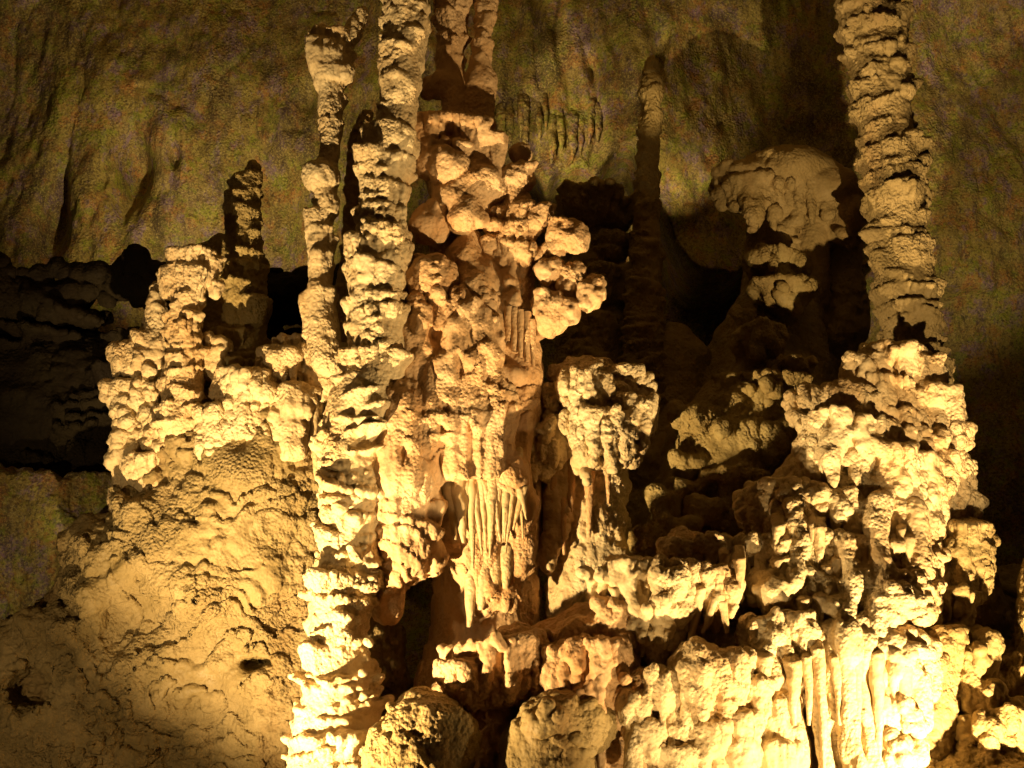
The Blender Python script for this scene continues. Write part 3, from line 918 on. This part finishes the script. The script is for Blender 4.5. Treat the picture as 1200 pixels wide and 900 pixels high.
for i, (x0, y0, x1, y1, r) in enumerate([(958, 760, 966, 905, 7), (1002, 760, 1004, 905, 7), (945, 770, 948, 850, 6), (978, 770, 984, 850, 6),
                                         (1026, 765, 1030, 905, 9), (1058, 780, 1060, 870, 9), (895, 770, 893, 830, 10), (928, 775, 930, 850, 9)]):
    dripstone([(x0, y0 - 24, r * 0.6, 13.25), (x0, y0, r * 1.25, 12.92), ((x0 + x1) / 2 + 2, (y0 + y1) / 2, r * 0.75, 12.9), (x1, y1, r * 0.35, 12.93)], 12.9, SILK, root, 450 + i, name="drapery_strand")

# right-hand rounded lobes
F = Form(117, 13.4, h=0.022, warp=((0.4, 0.06), (0.15, 0.035)), k=0.09)
F.cup(1100, 735, 800, 30, 20, D=13.5, crust=8, drips=3).cap([(1098, 780, 22), (1095, 815, 18), (1092, 845, 22), (1085, 880, 26), (1085, 960, 34)], D=13.4)
F.cup(1130, 750, 830, 38, 18, D=13.55, crust=12, drips=4).cap([(1120, 800, 26), (1122, 880, 26), (1120, 960, 40)], D=13.9)
F.cup(1150, 800, 850, 26, 20, D=13.4, crust=6).cup(1165, 845, 910, 40, 30, D=13.3, crust=10, drips=3).cap([(1150, 850, 24), (1155, 960, 40)], D=13.5)
F.cup(1190, 765, 830, 46, 30, D=14.0, crust=10, drips=4).cup(1205, 830, 890, 46, 34, D=13.7, crust=10).cap([(1190, 820, 50), (1190, 960, 60)], D=14.2)
F.ball(1140, 930, 120, 50, D=13.6).cap([(1262, 690, 60), (1275, 960, 90)], D=13.9)  # last rod: unseen lobe beyond the frame, added to shade the right wall
F.noise((0.08, 0.08, 0.3), 0.02)
o = F.build("rounded_flowstone", TAN, disp=KNOB)
tag(o, "smooth rounded lobes of flowstone in the lower right corner", "flowstone")

F = Form(118, 14.6, h=0.022, warp=((0.3, 0.05), (0.12, 0.03)), k=0.04)
F.cup(1122, 612, 695, 38, 30, D=14.3, crust=14, drips=1).cup(1108, 690, 740, 32, 22, D=14.0, crust=14, drips=1).ball(1120, 720, 50, 50, D=15.0).cap([(1130, 690, 40), (1140, 800, 60)], D=15.3)
o = F.build("rock_block", TAN, disp=KNOB)
tag(o, "dim squarish rock block right of the cascade with darkness behind it", "rock")

F = Form(119, 16.6, h=0.03, warp=((0.4, 0.06), (0.15, 0.03)), k=0.06)
F.cup(1190, 680, 720, 50, 30).cup(1150, 712, 735, 40, 20).cup(1200, 725, 760, 60, 40).cap([(1190, 740, 70), (1190, 900, 90)])
o = F.build("stepped_rock", DIM, disp=KNOB)
tag(o, "dim stepped rock at the right edge behind the rounded lobes", "rock")

# ------------------------------------------------------------------ centre-right shelves
F = Form(120, 13.6, h=0.02, warp=((0.35, 0.05), (0.12, 0.028)), k=0.05)
F.cup(765, 660, 720, 52, 34, D=13.5, depth=0.9, crust=26, drips=5).cup(715, 672, 705, 30, 12, D=13.4, crust=26, drips=5).cup(785, 668, 735, 34, 22, D=13.3, crust=26, drips=5).cup(745, 664, 710, 30, 18, D=13.3, crust=26, drips=5)
F.cup(765, 705, 760, 40, 22, D=13.3, crust=26, drips=5).cap([(762, 730, 16), (772, 790, 6)], D=13.2).cap([(785, 720, 18), (800, 770, 12)], D=13.3)
F.cup(825, 633, 660, 34, 18, D=13.8, crust=26, drips=5).cup(800, 642, 668, 26, 12, D=13.7, crust=26, drips=5)
F.cup(838, 666, 720, 30, 8, D=13.4, crust=26, drips=5).cap([(838, 700, 10), (812, 745, 8), (815, 790, 10)], D=13.4).cap([(838, 700, 8), (838, 735, 5)], D=13.35)
F.ball(790, 740, 70, 70, 50, D=14.2).ball(840, 720, 60, 70, 50, D=14.3)
F.noise((0.07, 0.07, 0.35), 0.02)
o = F.build("shelf_flowstone", LIME, disp=KNOB)
tag(o, "pale overhanging shelves with drooping spouts left of the bright cascade", "flowstone")
for i, (x0, y0, x1, y1, r) in enumerate([(838, 700, 824, 742, 6), (846, 705, 852, 742, 6), (820, 690, 808, 755, 8), (800, 700, 806, 740, 6), (768, 735, 773, 800, 8), (720, 690, 722, 705, 7),
                                         (740, 700, 742, 722, 7), (790, 742, 792, 775, 8), (756, 728, 752, 770, 6), (866, 655, 868, 690, 7)]):
    dripstone([(x0, y0 - 16, r * 0.8, 13.45), (x0, y0, r * 1.1, 13.12), (x1, y1, r * 0.4, 13.1)], 13.1, SILK, o, 480 + i)

# ------------------------------------------------------------------ bottom-centre boulders of flowstone
F = Form(121, 13.4, h=0.021, warp=((0.4, 0.07), (0.14, 0.035)), k=0.07)
F.cup(585, 748, 822, 58, 40, D=13.35, depth=0.8, tilt=(.15, 0), crust=22, drips=10).cup(545, 772, 815, 26, 18, D=13.15, crust=10, drips=4).cup(632, 765, 830, 26, 18, D=13.4, crust=8, drips=4)
F.cup(688, 752, 850, 50, 38, D=13.2, depth=0.8, tilt=(.1, 0), crust=22, drips=12).cup(725, 705, 780, 26, 16, D=13.3, crust=10, drips=4).cup(735, 790, 850, 26, 18, D=13.1, crust=8, drips=5)
F.ball(610, 752, 36, 16, 40, D=13.7).ball(690, 748, 50, 20, 60, D=13.7)
F.cap([(600, 800, 44), (610, 960, 70)], D=14.0).cap([(700, 800, 50), (700, 960, 70)], D=13.8)
F.cap([(480, 880, 34), (560, 820, 44), (640, 785, 46), (740, 735, 44)], D=14.1)
F.noise((0.08, 0.08, 0.3), 0.022)
o = F.build("flared_flowstone", OCHRE, disp=KNOB)
tag(o, "two flared ochre flowstone brackets side by side at the bottom centre", "flowstone")
for i, (x0, y0, y1, r) in enumerate([(665, 845, 900, 9), (685, 850, 905, 9), (706, 846, 910, 9), (645, 850, 890, 8), (722, 770, 800, 6), (672, 870, 930, 7)]):
    dripstone([(x0, y0 - 24, r * 0.8, 13.5), (x0, y0, r, 13.15), (x0, y1, r * 0.4, 13.15)], 13.1, OCHRE, o, 500 + i)

F = Form(122, 12.9, h=0.02, warp=((0.35, 0.07), (0.12, 0.03)), k=0.07)
F.ball(505, 850, 44, 34, D=13.0).cap([(500, 850, 40), (490, 900, 56), (485, 980, 80)], D=13.05).ball(535, 870, 24, 34, D=12.9).ball(470, 870, 26, 30, D=12.95)
F.ball(655, 840, 40, 30, D=12.95).cap([(660, 840, 34), (640, 890, 52), (630, 980, 74)], D=13.0).ball(690, 850, 26, 30, D=12.95).ball(620, 880, 24, 30, D=12.85)
F.scatter(46, 460, 545, 830, 900, 5, 11, 12.68, bow=0.3).scatter(46, 595, 700, 820, 900, 5, 11, 12.62, bow=0.3)
o = F.build("rock_stump", TAN, disp=KNOB)
tag(o, "two low tan rock stumps parted by a dark wedge at the bottom edge", "rock")

F = Form(123, 12.9, h=0.02, warp=((0.3, 0.04), (0.12, 0.02)), k=0.05)
for x, y, r in [(822, 778, 36), (795, 795, 18), (862, 765, 20), (852, 800, 22), (770, 790, 24), (745, 815, 22), (800, 838, 20), (838, 845, 30), (872, 835, 20), (832, 870, 24), (868, 872, 22), (795, 878, 26), (760, 850, 26), (890, 800, 16)]:
    F.ball(x, y + 14, r, r * F.rng.uniform(0.8, 1.2), D=12.95).cup(x, y, y + r * 1.6, r * 0.9, r * 0.6, D=12.9, crust=9, drips=5)
F.cap([(820, 800, 60), (820, 960, 80)], D=13.95, k=0.1).ball(850, 790, 70, 60, D=14.0)
F.noise((0.07, 0.07, 0.25), 0.02)
o = F.build("nodular_flowstone", LIME, disp=KNOB)
tag(o, "cluster of rounded nodules below the drooping spouts beside the drapery pillars", "flowstone")

# ------------------------------------------------------------------ rear slope in the shadow
F = Form(124, 16.8, h=0.03, warp=((0.5, 0.08), (0.2, 0.04)), k=0.08)
F.cap([(920, 330, 40), (900, 430, 70), (880, 560, 110), (850, 700, 150)], D=17.4, k=0.15)
F.cap([(790, 420, 40), (780, 560, 70), (740, 700, 90)], D=17.2, k=0.15)
for x, y0, y1, r in [(905, 300, 335, 34), (915, 338, 356, 46), (870, 368, 385, 14), (885, 390, 425, 34), (925, 418, 440, 30), (900, 445, 480, 46), (820, 480, 520, 26),
                     (850, 465, 485, 20), (896, 484, 500, 18), (860, 500, 545, 32), (900, 510, 545, 34), (806, 534, 560, 20), (848, 556, 585, 26), (806, 566, 580, 20), (945, 380, 400, 20), (800, 610, 630, 20),
                     (780, 580, 610, 18), (830, 590, 615, 22), (760, 620, 640, 18), (880, 560, 590, 24), (920, 480, 510, 24)]:
    F.cup(x, y0, y1, r, r * 0.5, D=float(np.interp(y0, [300, 450, 620], [16.5, 15.9, 15.2])), crust=10)
F.cap([(900, 470, 60, 16.6), (850, 540, 70, 16.2), (830, 640, 80, 16.4), (800, 760, 60, 16.2)], k=0.1)
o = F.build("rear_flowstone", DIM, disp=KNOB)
tag(o, "shadowy heap of rounded flowstone steps behind the bright right cascade", "flowstone")

F = Form(125, 17.2, h=0.028, warp=((0.4, 0.06), (0.15, 0.03)), k=0.06)
F.ball(878, 216, 46, 20, 50, D=17.1).ball(922, 208, 60, 30, 60, D=17.1).ball(964, 230, 46, 36, 50, D=17.05).ball(990, 258, 24, 30, 40, D=17.0)
F.cup(925, 200, 250, 46, 36, D=16.9, depth=0.8, tilt=(-.3, 0), crust=14, drips=3).cup(880, 214, 242, 40, 30, D=16.85, depth=0.8, tilt=(.1, 0), crust=12, drips=3)
F.scatter(60, 840, 930, 192, 245, 3, 8, 16.55, bow=0.3).scatter(70, 915, 1008, 200, 285, 3, 8, 16.6, bow=0.25)
F.cap([(890, 240, 12), (888, 310, 14)], D=17.0).cap([(915, 240, 18), (912, 340, 18)], D=17.0).cap([(950, 250, 24), (945, 350, 22)], D=17.2).cap([(990, 270, 18), (985, 390, 30)], D=17.4)
F.cap([(930, 270, 50), (930, 430, 60)], D=17.9)
o = F.build("flowstone_canopy", TAN, disp=KNOB)
tag(o, "rounded flowstone canopy lit on top of the dark hollow left of the ringed column", "flowstone")

F = Form(126, 16.9, h=0.022, warp=((0.3, 0.03), (0.1, 0.02)))
F.stack([(763, 73, 7), (764, 85, 11), (764, 110, 15), (763, 138, 12), (760, 160, 12), (758, 220, 15), (756, 300, 20), (754, 400, 26), (752, 520, 40)], plate=12, flare=0.35)
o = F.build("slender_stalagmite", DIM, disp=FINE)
tag(o, "far thin stalagmite with only its ringed tip lit against the back wall", "stalagmite", "stalagmites of stacked plates")

F = Form(127, 17.2, h=0.03, warp=((0.4, 0.05), (0.15, 0.03)), k=0.06)
F.cap([(690, 250, 34), (700, 330, 36), (700, 430, 50)], D=17.6).cup(700, 236, 262, 44, 30).cup(715, 280, 300, 26, 16).cup(708, 320, 360, 34, 24).cup(712, 370, 410, 26, 18)
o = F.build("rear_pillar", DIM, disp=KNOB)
tag(o, "dim brown ribbed pillar behind the orange knobs and the thin far stalagmite", "rock")

# stalactites hanging from the lip of the back wall
rs = random.Random(5)
for i in range(16):
    x = 586 + i * 10.5 + rs.uniform(-4, 4)
    y0, r = 138 + rs.uniform(-8, 14), rs.uniform(2.5, 5.5)
    y1 = y0 + rs.choice([22, 30, 40, 55, 70, 95])
    o = dripstone([(x, y0 - 46, r * 0.8, 20.6), (x, y0 - 10, r * 1.3, 20.15), (x + 1, (y0 + y1) / 2, r * 0.8, 20.0), (x + rs.uniform(-2, 2), y1, r * 0.2, 20.0)], 20.0, WALL, None, 520 + i, wob=0.35)
    tag(o, "dim olive stalactite hanging from the back wall above the orange knobs", "stalactite", "stalactites on the back wall")

print("polys", sum(len(o.data.polygons) for o in COL.objects if o.type == 'MESH'))
